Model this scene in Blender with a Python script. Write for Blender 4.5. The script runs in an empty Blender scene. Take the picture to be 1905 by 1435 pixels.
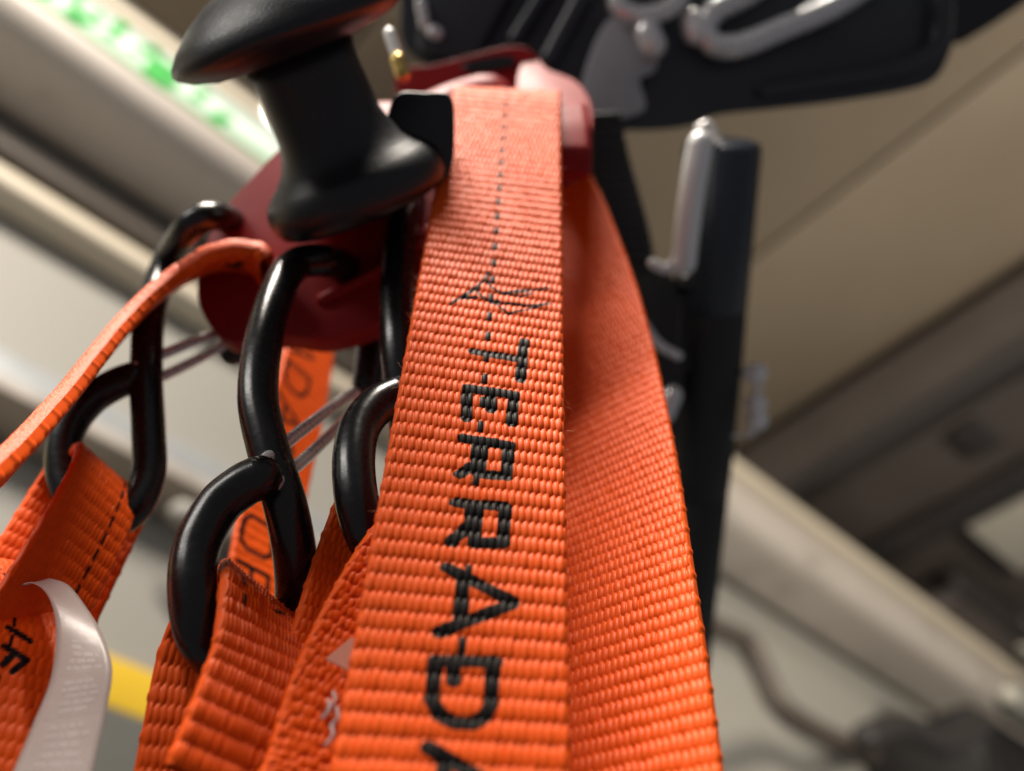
import bpy, bmesh, math, random
import numpy as np
from mathutils import Vector, Matrix

random.seed(7)
RNG = np.random.default_rng(11)
S = bpy.context.scene
COL = S.collection

# ------------------------------------------------------------------ camera
PITCH = math.radians(48.0)
F_PX, CX, CY = 1750.0, 952.5, 717.5
cam_d = bpy.data.cameras.new("camera")
cam = bpy.data.objects.new("camera", cam_d)
COL.objects.link(cam)
cam.location = (0, 0, 0)
cam.rotation_euler = (math.pi / 2 + PITCH, 0, 0)
cam_d.sensor_width = 36.0
cam_d.lens = 36.0 * F_PX / 1905.0
cam_d.clip_start = 0.005
cam_d.clip_end = 50.0
cam_d.dof.use_dof = True
cam_d.dof.focus_distance = 0.137
cam_d.dof.aperture_fstop = cam_d.lens / 3.25
S.camera = cam

# ------------------------------------------------------------------ light
w = bpy.data.worlds.new("World")
S.world = w
w.use_nodes = True
bg = w.node_tree.nodes["Background"]
bg.inputs[0].default_value = (0.96, 0.95, 1.0, 1)
bg.inputs[1].default_value = 0.13


def area(name, loc, target, size, size_y, power, color):
    d = bpy.data.lights.new(name, 'AREA')
    d.shape = 'RECTANGLE'
    d.size, d.size_y, d.energy, d.color = size, size_y, power, color
    o = bpy.data.objects.new(name, d)
    COL.objects.link(o)
    o.location = loc
    o.rotation_euler = (Vector(target) - Vector(loc)).to_track_quat('-Z', 'Y').to_euler()
    return o


area("ceiling_lamp", (-0.14, -0.30, 1.08), (0.0, 0.10, 0.12), 0.50, 0.10, 27.0, (1.0, 0.91, 0.80))
area("side_lamp", (-0.75, -0.55, 0.62), (-0.03, 0.10, 0.12), 0.50, 0.14, 4.0, (1.0, 0.95, 0.88))
sd_ = bpy.data.lights.new("wall_fill_spot", 'SPOT')          # added fill spot without a known source, brightens right wall and ceiling
sd_.energy, sd_.color, sd_.spot_size, sd_.spot_blend, sd_.shadow_soft_size = 140.0, (1.0, 0.90, 0.76), math.radians(82), 0.6, 0.15
so_ = bpy.data.objects.new("wall_fill_spot", sd_)
COL.objects.link(so_)
so_.location = (1.30, -0.45, 0.05)
so_.rotation_euler = (Vector((1.10, 0.85, 0.70)) - so_.location).to_track_quat('-Z', 'Y').to_euler()

S.view_settings.view_transform = 'Standard'
S.view_settings.look = 'None'
S.view_settings.exposure = 0.0
S.view_settings.gamma = 1.0
S.cycles.use_denoising = True
S.cycles.max_bounces = 8

# ------------------------------------------------------------------ frame of reference helpers
SN, CS = math.sin(PITCH), math.cos(PITCH)


def ray(px, py):
    x, y = (px - CX) / F_PX, -(py - CY) / F_PX
    return Vector((x, -y * SN + CS, y * CS + SN))


def at_depth(px, py, z):
    return ray(px, py) * z


def at_y(px, py, Y):
    r = ray(px, py)
    return r * (Y / r.y)


AZ = math.radians(47.5)
UA = Vector((math.sin(AZ), math.cos(AZ), 0))      # along the wall
VA = Vector((-math.cos(AZ), math.sin(AZ), 0))     # into the wall


def at_wall(px, py, D):
    r = ray(px, py)
    return r * (D / r.dot(VA))


def room(u, v, z):
    return UA * u + VA * v + Vector((0, 0, z))


def on_plane(px, py, p0, n):
    r = ray(px, py)
    return r * (p0.dot(n) / r.dot(n))


# ------------------------------------------------------------------ materials
def mat(name, color, rough=0.5, metal=0.0, var=0.12, vscale=30.0, bump=0.0, bscale=300.0, spec=0.5,
        coat=0.0, emit=None, estr=0.0, trans=0.0, stretch=None, sheen=0.0):
    m = bpy.data.materials.new(name)
    m.use_nodes = True
    nt = m.node_tree
    b = nt.nodes["Principled BSDF"]
    tc = nt.nodes.new("ShaderNodeTexCoord")
    src = tc.outputs['Object']
    if stretch:
        mp = nt.nodes.new("ShaderNodeMapping")
        mp.inputs['Scale'].default_value = stretch
        nt.links.new(src, mp.inputs['Vector'])
        src = mp.outputs['Vector']
    nz = nt.nodes.new("ShaderNodeTexNoise")
    nz.inputs['Scale'].default_value = vscale
    nz.inputs['Detail'].default_value = 5
    nt.links.new(src, nz.inputs['Vector'])
    mx = nt.nodes.new("ShaderNodeMix")
    mx.data_type = 'RGBA'
    nt.links.new(nz.outputs['Fac'], mx.inputs[0])
    mx.inputs[6].default_value = [c * (1 - var) for c in color] + [1]
    mx.inputs[7].default_value = [min(1, c * (1 + var)) for c in color] + [1]
    nt.links.new(mx.outputs[2], b.inputs['Base Color'])
    b.inputs['Roughness'].default_value = rough
    b.inputs['Metallic'].default_value = metal
    b.inputs['Specular IOR Level'].default_value = spec
    b.inputs['Coat Weight'].default_value = coat
    b.inputs['Sheen Weight'].default_value = sheen
    b.inputs['Transmission Weight'].default_value = trans
    rr = nt.nodes.new("ShaderNodeMapRange")
    rr.inputs['To Min'].default_value = max(0.02, rough - 0.08)
    rr.inputs['To Max'].default_value = min(1, rough + 0.08)
    nz2 = nt.nodes.new("ShaderNodeTexNoise")
    nz2.inputs['Scale'].default_value = vscale * 4
    nz2.inputs['Detail'].default_value = 6
    nt.links.new(src, nz2.inputs['Vector'])
    nt.links.new(nz2.outputs['Fac'], rr.inputs['Value'])
    nt.links.new(rr.outputs[0], b.inputs['Roughness'])
    if bump > 0:
        nb = nt.nodes.new("ShaderNodeTexNoise")
        nb.inputs['Scale'].default_value = bscale
        nb.inputs['Detail'].default_value = 4
        nt.links.new(src, nb.inputs['Vector'])
        bp = nt.nodes.new("ShaderNodeBump")
        bp.inputs['Strength'].default_value = bump
        bp.inputs['Distance'].default_value = 0.0005
        nt.links.new(nb.outputs['Fac'], bp.inputs['Height'])
        nt.links.new(bp.outputs['Normal'], b.inputs['Normal'])
    if emit:
        b.inputs['Emission Color'].default_value = (*emit, 1)
        b.inputs['Emission Strength'].default_value = estr
    return m


def add_wear(m, color, scale, lo, hi):
    """small rubbed specks where the paint has worn"""
    nt = m.node_tree
    b = nt.nodes["Principled BSDF"]
    src = b.inputs['Base Color'].links[0].from_socket
    tc = nt.nodes.new("ShaderNodeTexCoord")
    nz = nt.nodes.new("ShaderNodeTexNoise")
    nz.inputs['Scale'].default_value = scale
    nz.inputs['Detail'].default_value = 8
    nz.inputs['Roughness'].default_value = 0.7
    nt.links.new(tc.outputs['Object'], nz.inputs['Vector'])
    mr = nt.nodes.new("ShaderNodeMapRange")
    mr.inputs['From Min'].default_value = lo
    mr.inputs['From Max'].default_value = hi
    nt.links.new(nz.outputs['Fac'], mr.inputs['Value'])
    mx = nt.nodes.new("ShaderNodeMix")
    mx.data_type = 'RGBA'
    nt.links.new(mr.outputs[0], mx.inputs[0])
    nt.links.new(src, mx.inputs[6])
    mx.inputs[7].default_value = (*color, 1)
    nt.links.new(mx.outputs[2], b.inputs['Base Color'])


def webbing_mat(name, orange):
    """nylon yarn: colour from the woven-in black yarn mask, fine filaments along the warp"""
    m = bpy.data.materials.new(name)
    m.use_nodes = True
    nt = m.node_tree
    L = nt.links.new
    b = nt.nodes["Principled BSDF"]
    at = nt.nodes.new("ShaderNodeAttribute")
    at.attribute_name = "ink"
    uv = nt.nodes.new("ShaderNodeUVMap")
    mp = nt.nodes.new("ShaderNodeMapping")
    mp.inputs['Scale'].default_value = (22, 0.9, 1)
    L(uv.outputs[0], mp.inputs[0])
    nz = nt.nodes.new("ShaderNodeTexNoise")
    nz.inputs['Scale'].default_value = 1.0
    nz.inputs['Detail'].default_value = 3
    L(mp.outputs[0], nz.inputs['Vector'])
    nz2 = nt.nodes.new("ShaderNodeTexNoise")
    nz2.inputs['Scale'].default_value = 0.75
    nz2.inputs['Detail'].default_value = 5
    L(uv.outputs[0], nz2.inputs['Vector'])
    mx = nt.nodes.new("ShaderNodeMix")
    mx.data_type = 'RGBA'
    L(nz2.outputs['Fac'], mx.inputs[0])
    mx.inputs[6].default_value = [c * 0.86 for c in orange] + [1]
    mx.inputs[7].default_value = [min(1, c * 1.12) for c in orange] + [1]
    mk = nt.nodes.new("ShaderNodeMix")
    mk.data_type = 'RGBA'
    L(at.outputs['Fac'], mk.inputs[0])
    L(mx.outputs[2], mk.inputs[6])
    mk.inputs[7].default_value = (0.006, 0.006, 0.007, 1)
    L(mk.outputs[2], b.inputs['Base Color'])
    bp = nt.nodes.new("ShaderNodeBump")
    bp.inputs['Strength'].default_value = 0.25
    bp.inputs['Distance'].default_value = 0.00004
    L(nz.outputs['Fac'], bp.inputs['Height'])
    L(bp.outputs['Normal'], b.inputs['Normal'])
    b.inputs['Roughness'].default_value = 0.46
    b.inputs['Specular IOR Level'].default_value = 0.36
    b.inputs['Specular Tint'].default_value = (1.0, 0.84, 0.72, 1)
    sp = nt.nodes.new('ShaderNodeMapRange')
    sp.inputs['To Min'].default_value = 0.23
    sp.inputs['To Max'].default_value = 0.10
    L(at.outputs['Fac'], sp.inputs['Value'])
    L(sp.outputs[0], b.inputs['Specular IOR Level'])
    b.inputs['Sheen Weight'].default_value = 0.04
    b.inputs['Sheen Roughness'].default_value = 0.4
    b.inputs['Sheen Tint'].default_value = (1.0, 0.75, 0.62, 1)
    b.inputs['Subsurface Weight'].default_value = 0.0
    return m


ORANGE = (0.97, 0.104, 0.003)
M = dict(
    web=webbing_mat("orange_webbing", ORANGE),
    core=mat("orange_webbing_core", ORANGE, 0.55, var=0.1, vscale=900, bump=0.5, bscale=1800),
    fibre=mat("orange_fibre", (0.85, 0.30, 0.14), 0.5),
    black=mat("black_gloss_paint", (0.007, 0.007, 0.008), 0.27, var=0.3, vscale=200, bump=0.05, bscale=900),
    knob=mat("black_moulded_plastic", (0.008, 0.009, 0.013), 0.40, var=0.3, vscale=120, bump=0.1, bscale=1500),
    housing=mat("charcoal_plastic", (0.030, 0.033, 0.042), 0.32, var=0.25, vscale=60, bump=0.1, bscale=1200),
    greyp=mat("grey_plastic", (0.34, 0.35, 0.38), 0.35, var=0.2, vscale=80),
    rubber=mat("black_rubber_grip", (0.014, 0.014, 0.015), 0.55, var=0.25, vscale=120, bump=0.3, bscale=1500),
    tube=mat("blue_black_anodised_metal", (0.024, 0.030, 0.042), 0.26, metal=0.0, var=0.15, vscale=60),
    steel=mat("polished_steel_wire", (0.90, 0.89, 0.88), 0.28, metal=0.4, var=0.08, vscale=200),
    satin=mat("satin_grey_metal", (0.74, 0.74, 0.75), 0.26, metal=0.5, var=0.1, vscale=80),
    white=mat("white_painted_clip", (0.94, 0.95, 0.95), 0.40, metal=0.2, var=0.03),
    brass=mat("brass", (0.70, 0.48, 0.16), 0.25, metal=1.0),
    red=mat("red_anodised_metal", (0.27, 0.010, 0.012), 0.48, metal=0.0, var=0.2, vscale=90, spec=0.18),
    film=mat("frosted_label_film", (0.74, 0.66, 0.63), 0.35, var=0.05, vscale=80, bump=0.1, bscale=500),
    print=mat("grey_label_print", (0.50, 0.42, 0.41), 0.5, var=0.2, vscale=400),
    beam=mat("grey_painted_steel", (0.42, 0.38, 0.34), 0.42, var=0.10, vscale=6, bump=0.1, bscale=60),
    rail=mat("cream_painted_rail", (0.54, 0.48, 0.38), 0.45, var=0.08, vscale=9),
    rail2=mat("galvanised_rail", (0.42, 0.44, 0.45), 0.38, metal=0.4, var=0.2, vscale=14),
    label=mat("white_label", (0.52, 0.62, 0.55), 0.4, var=0.03),
    green=mat("green_print", (0.05, 0.33, 0.07), 0.5, var=0.15),
    wall=mat("off_white_wall_paint", (0.29, 0.28, 0.252), 0.6, var=0.06, vscale=5, bump=0.2, bscale=90),
    ceil=mat("tan_ceiling_board", (0.20, 0.162, 0.118), 0.65, var=0.28, vscale=3, stretch=(1, 1, 1)),
    ceild=mat("brown_ceiling_board", (0.145, 0.112, 0.080), 0.65, var=0.12, vscale=4),
    dark=mat("dark_brown_box", (0.060, 0.048, 0.042), 0.6, var=0.35, vscale=9),
    darker=mat("black_brown_trim", (0.022, 0.019, 0.018), 0.6, var=0.3, vscale=9),
    pale=mat("pale_vent", (0.42, 0.40, 0.34), 0.5, var=0.1),
    yellow=mat("yellow_tape", (0.72, 0.47, 0.03), 0.45, var=0.05),
    bead=mat("bright_bead_metal", (0.92, 0.92, 0.92), 0.30, metal=0.1, var=0.03),
    pinkfilm=mat("pink_frosted_film", (0.62, 0.26, 0.18), 0.4, var=0.1),
    soot=mat("black_bin_plastic", (0.010, 0.009, 0.009), 0.5, var=0.4, vscale=12),
    slate=mat("slate_grey_panel", (0.11, 0.11, 0.10), 0.55, var=0.25, vscale=8),
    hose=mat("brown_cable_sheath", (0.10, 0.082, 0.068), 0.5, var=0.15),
    glow=mat("bright_patch_emitter", (0.9, 0.9, 0.85), 0.4, emit=(1.0, 0.97, 0.88), estr=6.0),  # emission for the added bright patch on the beam
)


add_wear(M['black'], (0.10, 0.10, 0.10), 420, 0.66, 0.74)
add_wear(M['knob'], (0.05, 0.05, 0.05), 300, 0.64, 0.74)
add_wear(M['beam'], (0.20, 0.17, 0.14), 9, 0.56, 0.72)
add_wear(M['wall'], (0.30, 0.27, 0.22), 7, 0.58, 0.75)
# the label film lets light through
_nt = M['film'].node_tree
_b = _nt.nodes["Principled BSDF"]
_tr = _nt.nodes.new("ShaderNodeBsdfTranslucent")
_tr.inputs[0].default_value = (0.80, 0.70, 0.68, 1)
_ms = _nt.nodes.new("ShaderNodeMixShader")
_ms.inputs[0].default_value = 0.45
_nt.links.new(_b.outputs[0], _ms.inputs[1])
_nt.links.new(_tr.outputs[0], _ms.inputs[2])
_nt.links.new(_ms.outputs[0], _nt.nodes["Material Output"].inputs[0])

# ------------------------------------------------------------------ object helpers
def tag(o, label=None, cat=None, group=None, kind=None):
    if label: o["label"] = label
    if cat: o["category"] = cat
    if group: o["group"] = group
    if kind: o["kind"] = kind
    return o


def link(name, me, material, parent=None):
    o = bpy.data.objects.new(name, me)
    COL.objects.link(o)
    if material is not None and len(me.materials) == 0:
        me.materials.append(material)
    if parent is not None:
        o.parent = parent
        if parent.parent is None:
            o.matrix_parent_inverse = Matrix.Translation(-parent.location)
    return o


def thing(name, loc, label, cat, group=None):
    o = bpy.data.objects.new(name, None)
    o.empty_display_size = 0.01
    COL.objects.link(o)
    o.location = loc
    return tag(o, label, cat, group)


def mesh(name, verts, faces, smooth=True):
    me = bpy.data.meshes.new(name)
    me.from_pydata([tuple(v) for v in verts], [], faces)
    if smooth:
        me.polygons.foreach_set("use_smooth", [True] * len(me.polygons))
    me.update()
    return me


def catmull(pts, n=10, closed=False):
    pts = [Vector(p) for p in pts]
    out = []
    N = len(pts)
    rng = N if closed else N - 1
    for i in range(rng):
        if closed:
            p0, p1, p2, p3 = pts[(i - 1) % N], pts[i], pts[(i + 1) % N], pts[(i + 2) % N]
        else:
            p0, p1, p2, p3 = pts[max(i - 1, 0)], pts[i], pts[i + 1], pts[min(i + 2, N - 1)]
        for k in range(n):
            t = k / n
            out.append(0.5 * ((2 * p1) + (p2 - p0) * t + (2 * p0 - 5 * p1 + 4 * p2 - p3) * t * t
                              + (3 * p1 - p0 - 3 * p2 + p3) * t ** 3))
    if not closed:
        out.append(pts[-1])
    return out


def tube(name, pts, r, nseg=20, closed=False, n=10, cap=True, sx=1.0):
    """round bar along a smooth path; domed ends"""
    p = catmull(pts, n, closed)
    N = len(p)
    tan = [((p[(i + 1) % N] - p[i - 1]) if closed else (p[min(i + 1, N - 1)] - p[max(i - 1, 0)])).normalized()
           for i in range(N)]
    nrm = tan[0].orthogonal().normalized()
    rings = []
    rad = r if callable(r) else (lambda t: r)
    def ring(c, t, nn, rr):
        bn = t.cross(nn).normalized()
        return [c + (nn * math.cos(a) * sx + bn * math.sin(a)) * rr for a in
                [2 * math.pi * k / nseg for k in range(nseg)]]
    frames = []
    for i in range(N):
        nrm = (nrm - tan[i] * nrm.dot(tan[i])).normalized()
        frames.append((p[i], tan[i], nrm.copy(), rad(i / max(1, N - 1))))
    if cap and not closed:
        for a in (80, 55, 28):
            c, t, nn, rr = frames[0]
            rings.append(ring(c - t * rr * math.sin(math.radians(a)), t, nn, rr * math.cos(math.radians(a))))
    for c, t, nn, rr in frames:
        rings.append(ring(c, t, nn, rr))
    if cap and not closed:
        for a in (28, 55, 80):
            c, t, nn, rr = frames[-1]
            rings.append(ring(c + t * rr * math.sin(math.radians(a)), t, nn, rr * math.cos(math.radians(a))))
    verts = [v for rg in rings for v in rg]
    faces = []
    R = len(rings)
    for i in range(R if closed else R - 1):
        for k in range(nseg):
            a, b = i * nseg + k, i * nseg + (k + 1) % nseg
            j = ((i + 1) % R) * nseg
            faces.append((a, b, j + (k + 1) % nseg, j + k))
    if not closed:
        faces.append(tuple(reversed(range(nseg))))
        faces.append(tuple(range((R - 1) * nseg, R * nseg)))
    return mesh(name, verts, faces)


def lathe(name, origin, axis, profile, nseg=64):
    """profile: list of (distance along axis, radius)"""
    axis = axis.normalized()
    a = axis.orthogonal().normalized()
    b = axis.cross(a)
    verts, faces = [], []
    for (h, r) in profile:
        for k in range(nseg):
            t = 2 * math.pi * k / nseg
            verts.append(origin + axis * h + (a * math.cos(t) + b * math.sin(t)) * max(r, 1e-5))
    for i in range(len(profile) - 1):
        for k in range(nseg):
            faces.append((i * nseg + k, i * nseg + (k + 1) % nseg, (i + 1) * nseg + (k + 1) % nseg, (i + 1) * nseg + k))
    faces.append(tuple(reversed(range(nseg))))
    n = len(profile) - 1
    faces.append(tuple(range(n * nseg, n * nseg + nseg)))
    return mesh(name, verts, faces)


def finish_bm(name, bm, bev=0.0, seg=3, smooth=True):
    bmesh.ops.recalc_face_normals(bm, faces=bm.faces)
    if bev > 0:
        bmesh.ops.bevel(bm, geom=list(bm.edges), offset=bev, segments=seg, profile=0.5, affect='EDGES',
                        clamp_overlap=True)
    me = bpy.data.meshes.new(name)
    bm.to_mesh(me)
    bm.free()
    if smooth:
        me.polygons.foreach_set("use_smooth", [True] * len(me.polygons))
        try:
            me.set_sharp_from_angle(angle=math.radians(35))
        except Exception:
            pass
    return me


def slab(name, pts, off, bev=0.0008, seg=3):
    """closed outline (list of points) swept by the vector off, edges rounded"""
    bm = bmesh.new()
    a = [bm.verts.new(p) for p in pts]
    b = [bm.verts.new(Vector(p) + off) for p in pts]
    bm.faces.new(a)
    bm.faces.new(list(reversed(b)))
    n = len(pts)
    for i in range(n):
        bm.faces.new((a[i], b[i], b[(i + 1) % n], a[(i + 1) % n]))
    return finish_bm(name, bm, bev, seg)


def rbox(name, u0, u1, v0, v1, z0, z1, bev=0.003, seg=3):
    """box on the room's axes"""
    pts = [room(u0, v0, z0), room(u1, v0, z0), room(u1, v1, z0), room(u0, v1, z0)]
    return slab(name, pts, Vector((0, 0, z1 - z0)), bev, seg)


# ------------------------------------------------------------------ weave
def hash2(i, j, k=0):
    x = np.sin(i * 127.1 + j * 311.7 + k * 74.7) * 43758.5453
    return x - np.floor(x)


def weave(U, V, a, p, H, L=0.60, rough=0.0):
    """height of the warp floats: pointed lozenges in brick rows; U, V in mm"""
    best = np.zeros_like(U)
    ucen = U.copy()
    base = np.floor(V / p)
    for dj in (-1, 0, 1):
        j = base + dj
        off = 0.5 * np.mod(j, 2)
        x = U / a - off
        i = np.round(x)
        r1, r2, r3 = hash2(i, j), hash2(i, j, 1), hash2(i, j, 2)
        du = x - i + (r1 - 0.5) * (0.12 + rough)
        dv = V / p - j - 0.5 + (r2 - 0.5) * (0.07 + rough)
        q = np.clip(1 - np.abs(dv / L) ** 2.0, 0, 1)
        wd = 0.72 * q ** 0.5 + 1e-6
        c = np.clip(1 - (du / wd) ** 2, 0, 1)
        h = H * (0.84 + 0.32 * r3) * q ** 0.5 * np.sqrt(c)
        ucen = np.where(h > best, (i + off) * a, ucen)
        best = np.maximum(best, h)
    return best, ucen


def resample(path, rights, ds):
    """smooth path resampled to an even step; returns centres, rights, tangents, arc length (metres)"""
    P = np.array([list(v) for v in catmull(path, 24)])
    R = np.array([list(v) for v in catmull(rights, 24)])
    seg = np.linalg.norm(np.diff(P, axis=0), axis=1)
    s = np.concatenate([[0], np.cumsum(seg)])
    n = max(4, int(round(s[-1] / ds)))
    t = np.linspace(0, s[-1], n + 1)
    C = np.stack([np.interp(t, s, P[:, k]) for k in range(3)], 1)
    Rr = np.stack([np.interp(t, s, R[:, k]) for k in range(3)], 1)
    T = np.gradient(C, t, axis=0)
    T /= np.linalg.norm(T, axis=1)[:, None]
    Rr -= T * (Rr * T).sum(1)[:, None]
    Rr /= np.linalg.norm(Rr, axis=1)[:, None]
    return C, Rr, T, t


def grid_mesh(name, X, Nn, ink, uvu, uvv):
    """mesh of a grid X[nv,nu,3] with given normals, ink attribute and uv in mm"""
    nv, nu = X.shape[:2]
    me = bpy.data.meshes.new(name)
    idx = np.arange(nv * nu).reshape(nv, nu)
    f = np.stack([idx[:-1, :-1], idx[:-1, 1:], idx[1:, 1:], idx[1:, :-1]], -1).reshape(-1, 4)
    nf = len(f)
    me.vertices.add(nv * nu)
    me.vertices.foreach_set("co", X.reshape(-1).astype(np.float32))
    me.loops.add(nf * 4)
    me.loops.foreach_set("vertex_index", f.reshape(-1).astype(np.int32))
    me.polygons.add(nf)
    me.polygons.foreach_set("loop_start", np.arange(0, nf * 4, 4, dtype=np.int32))
    me.polygons.foreach_set("use_smooth", np.ones(nf, dtype=bool))
    at = me.attributes.new("ink", 'FLOAT', 'POINT')
    at.data.foreach_set("value", ink.reshape(-1).astype(np.float32))
    uvl = me.uv_layers.new(name="UVMap")
    uv = np.stack([uvu, uvv], -1).reshape(-1, 2)[f.reshape(-1)]
    uvl.data.foreach_set("uv", uv.reshape(-1).astype(np.float32))
    me.update()
    me.validate()
    me.normals_split_custom_set_from_vertices(Nn.reshape(-1, 3).tolist())
    return me


def ribbon(name, parent, path, rights, W, t=0.0013, ncol=27, pitch=2.58, H=0.54, side=-1, du=9, dv=12,
           ink=None, rows=False, row_name="weave_row", vis=None, rough=0.0, L=0.60, v0=0.0, uv_split=None, core=True):
    """woven band. side: which face carries the fine weave (+1 = along T x R). lengths: path in m, weave in mm"""
    ds = pitch / dv / 1000.0
    C, R, T, s = resample(path, rights, ds)
    N = np.cross(T, R) * side
    Wmm = W * 1000
    nu = ncol * du + 1
    um = np.linspace(0, Wmm, nu)
    sm = s * 1000 + v0
    U, V = np.meshgrid(um, sm)
    h, ucen = weave(U, V, Wmm / ncol, pitch, H, L=L, rough=rough)
    e = np.minimum(U, Wmm - U)
    edge = np.sqrt(np.clip(1 - (1 - np.clip(e / 0.7, 0, 1)) ** 2, 0, 1))
    off = (t * 500 + h) * edge
    # selvedge yarn turning round the edge: small nubs every second row
    row = np.floor(V / pitch)
    ph = V / pitch - row - 0.5
    nub = np.clip(1 - (ph / 0.3) ** 2, 0, 1) * np.clip(1 - (e / 0.5) ** 2, 0, 1)
    nubl = nub * (np.mod(row, 2) == 0) * (U < Wmm / 2) + nub * (np.mod(row, 2) == 1) * (U > Wmm / 2)
    out = nubl * 0.16 * np.where(U < Wmm / 2, -1, 1)
    # slight waviness of the band
    wav = 0.12 * np.sin(V / 23.0 + 1.3) * ((U / Wmm - 0.5) * 2) + 0.10 * np.sin(V / 41.0)
    X = C[:, None, :] + R[:, None, :] * ((U - Wmm / 2 + out) / 1000)[..., None] + N[:, None, :] * ((off + wav) / 1000)[..., None]
    dXu = np.gradient(X, axis=1)
    dXv = np.gradient(X, axis=0)
    Nn = np.cross(dXv, dXu) * side
    Nn /= (np.linalg.norm(Nn, axis=2)[..., None] + 1e-12)
    K = ink(U - Wmm / 2, V, ucen - Wmm / 2) if ink else np.zeros_like(U)
    flip = side < 0
    def put(a, b, nm, par):
        x, nn, kk, uu, vv = X[a:b], Nn[a:b], K[a:b], U[a:b], V[a:b]
        if flip is False:
            x, nn, kk, uu, vv = (q[:, ::-1] for q in (x, nn, kk, uu, vv))
        return link(nm, grid_mesh(nm, np.ascontiguousarray(x), np.ascontiguousarray(nn), kk, uu, vv), M['web'], par)
    # core slab: closed band between the two faces, plain far face with coarse ribs
    step = max(1, dv // 4)
    ci = np.arange(0, len(s), step)
    nb = ncol * 2 + 1
    ub = np.linspace(0, Wmm, nb)
    UB, VB = np.meshgrid(ub, sm[ci])
    hb, _u = weave(UB, VB, Wmm / ncol, pitch, H * 0.8, L=L)
    eb = np.sqrt(np.clip(1 - (1 - np.clip(np.minimum(UB, Wmm - UB) / 0.7, 0, 1)) ** 2, 0, 1))
    wb = 0.12 * np.sin(VB / 23.0 + 1.3) * ((UB / Wmm - 0.5) * 2) + 0.10 * np.sin(VB / 41.0)
    XB = C[ci][:, None, :] + R[ci][:, None, :] * ((UB - Wmm / 2) / 1000)[..., None] + N[ci][:, None, :] * ((wb - (t * 500 + hb) * eb) / 1000)[..., None]
    nvb = len(ci)
    verts = XB.reshape(-1, 3)
    faces = []
    for i in range(nvb - 1):
        for k in range(nb - 1):
            a = i * nb + k
            q = (a, a + 1, a + nb + 1, a + nb)
            faces.append(q if side > 0 else q[::-1])
    me = mesh(name, verts, faces)
    base = link(name, me, M['core'], parent)
    if rows:
        bounds = [int(round(b)) for b in np.arange(0, len(s) - 1, dv)] + [len(s) - 1]
        for a, b in zip(bounds[:-1], bounds[1:]):
            if b - a < 2:
                continue
            put(a, b + 1, row_name, base)
    else:
        put(0, len(s), "woven_face", base)
    return base


def strokes_ink(polys, halfw, soft=0.08):
    """mask for woven letters: distance to stroke polylines (mm)"""
    segs = []
    for pl in polys:
        hw = halfw
        if isinstance(pl, tuple):
            pl, hw = pl
        for a, b in zip(pl[:-1], pl[1:]):
            segs.append((a, b, hw))
    def fn(U, V, US):
        k = np.zeros_like(U)
        for (ax, ay), (bx, by), hw in segs:
            m = (V > min(ay, by) - hw - 1) & (V < max(ay, by) + hw + 1)
            if not m.any():
                continue
            u, v = (0.78 * U + 0.22 * US if hw > 0.505 else U)[m], V[m]
            dx, dy = bx - ax, by - ay
            tt = np.clip(((u - ax) * dx + (v - ay) * dy) / (dx * dx + dy * dy + 1e-9), 0, 1)
            d = np.hypot(u - ax - tt * dx, v - ay - tt * dy)
            k[m] = np.maximum(k[m], np.clip((hw - d) / soft + 0.5, 0, 1))
        return k
    return fn


GLYPH = {  # stroke letters in a 0..1 x 0..1 cell
    'T': [[(0, 1), (1, 1)], [(.5, 1), (.5, 0)]],
    'E': [[(1, 1), (0, 1), (0, 0), (1, 0)], [(0, .52), (.8, .52)]],
    'R': [[(0, 0), (0, 1), (.85, 1), (1, .85), (1, .6), (.85, .45), (0, .45)], [(.45, .45), (1, 0)]],
    'A': [[(0, 0), (.5, 1), (1, 0)], [(.2, .35), (.8, .35)]],
    'D': [[(0, 0), (0, 1), (.6, 1), (.92, .8), (1, .5), (.92, .2), (.6, 0), (0, 0)]],
    'P': [[(0, 0), (0, 1), (.85, 1), (1, .85), (1, .6), (.85, .45), (0, .45)]],
    'O': [[(.2, 0), (0, .2), (0, .8), (.2, 1), (.8, 1), (1, .8), (1, .2), (.8, 0), (.2, 0)]],
}

# ================================================================== the setting
D0, DW = 0.50, 0.62          # front of the beam, face of the wall (metres into the room's v axis)
ZB, ZT = 0.806, 0.914        # beam bottom and top
CEIL = 1.16


def struct(name, me, m):
    return tag(link(name, me, m), kind="structure")


wall = struct("wall", rbox("wall", -0.9, 3.2, DW, DW + 0.05, -0.6, CEIL, 0), M['wall'])
ceiling = struct("ceiling", rbox("ceiling", -0.9, 3.2, -1.2, DW + 0.05, CEIL, CEIL + 0.04, 0), M['ceild'])
# boards running across the ceiling
ub = -0.9
k = 0
while ub < 1.05:
    wd = [0.37, 0.29, 0.41, 0.25][k % 4]
    link("ceiling_board", rbox("ceiling_board", ub + 0.004, min(ub + wd - 0.004, 1.08), -1.2, DW - 0.002,
                               CEIL - 0.010 - 0.003 * (k % 2), CEIL - 0.001, 0.003, 2),
         M['ceil'] if (k % 3) else M['ceild'], ceiling)
    ub += wd
    k += 1

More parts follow.
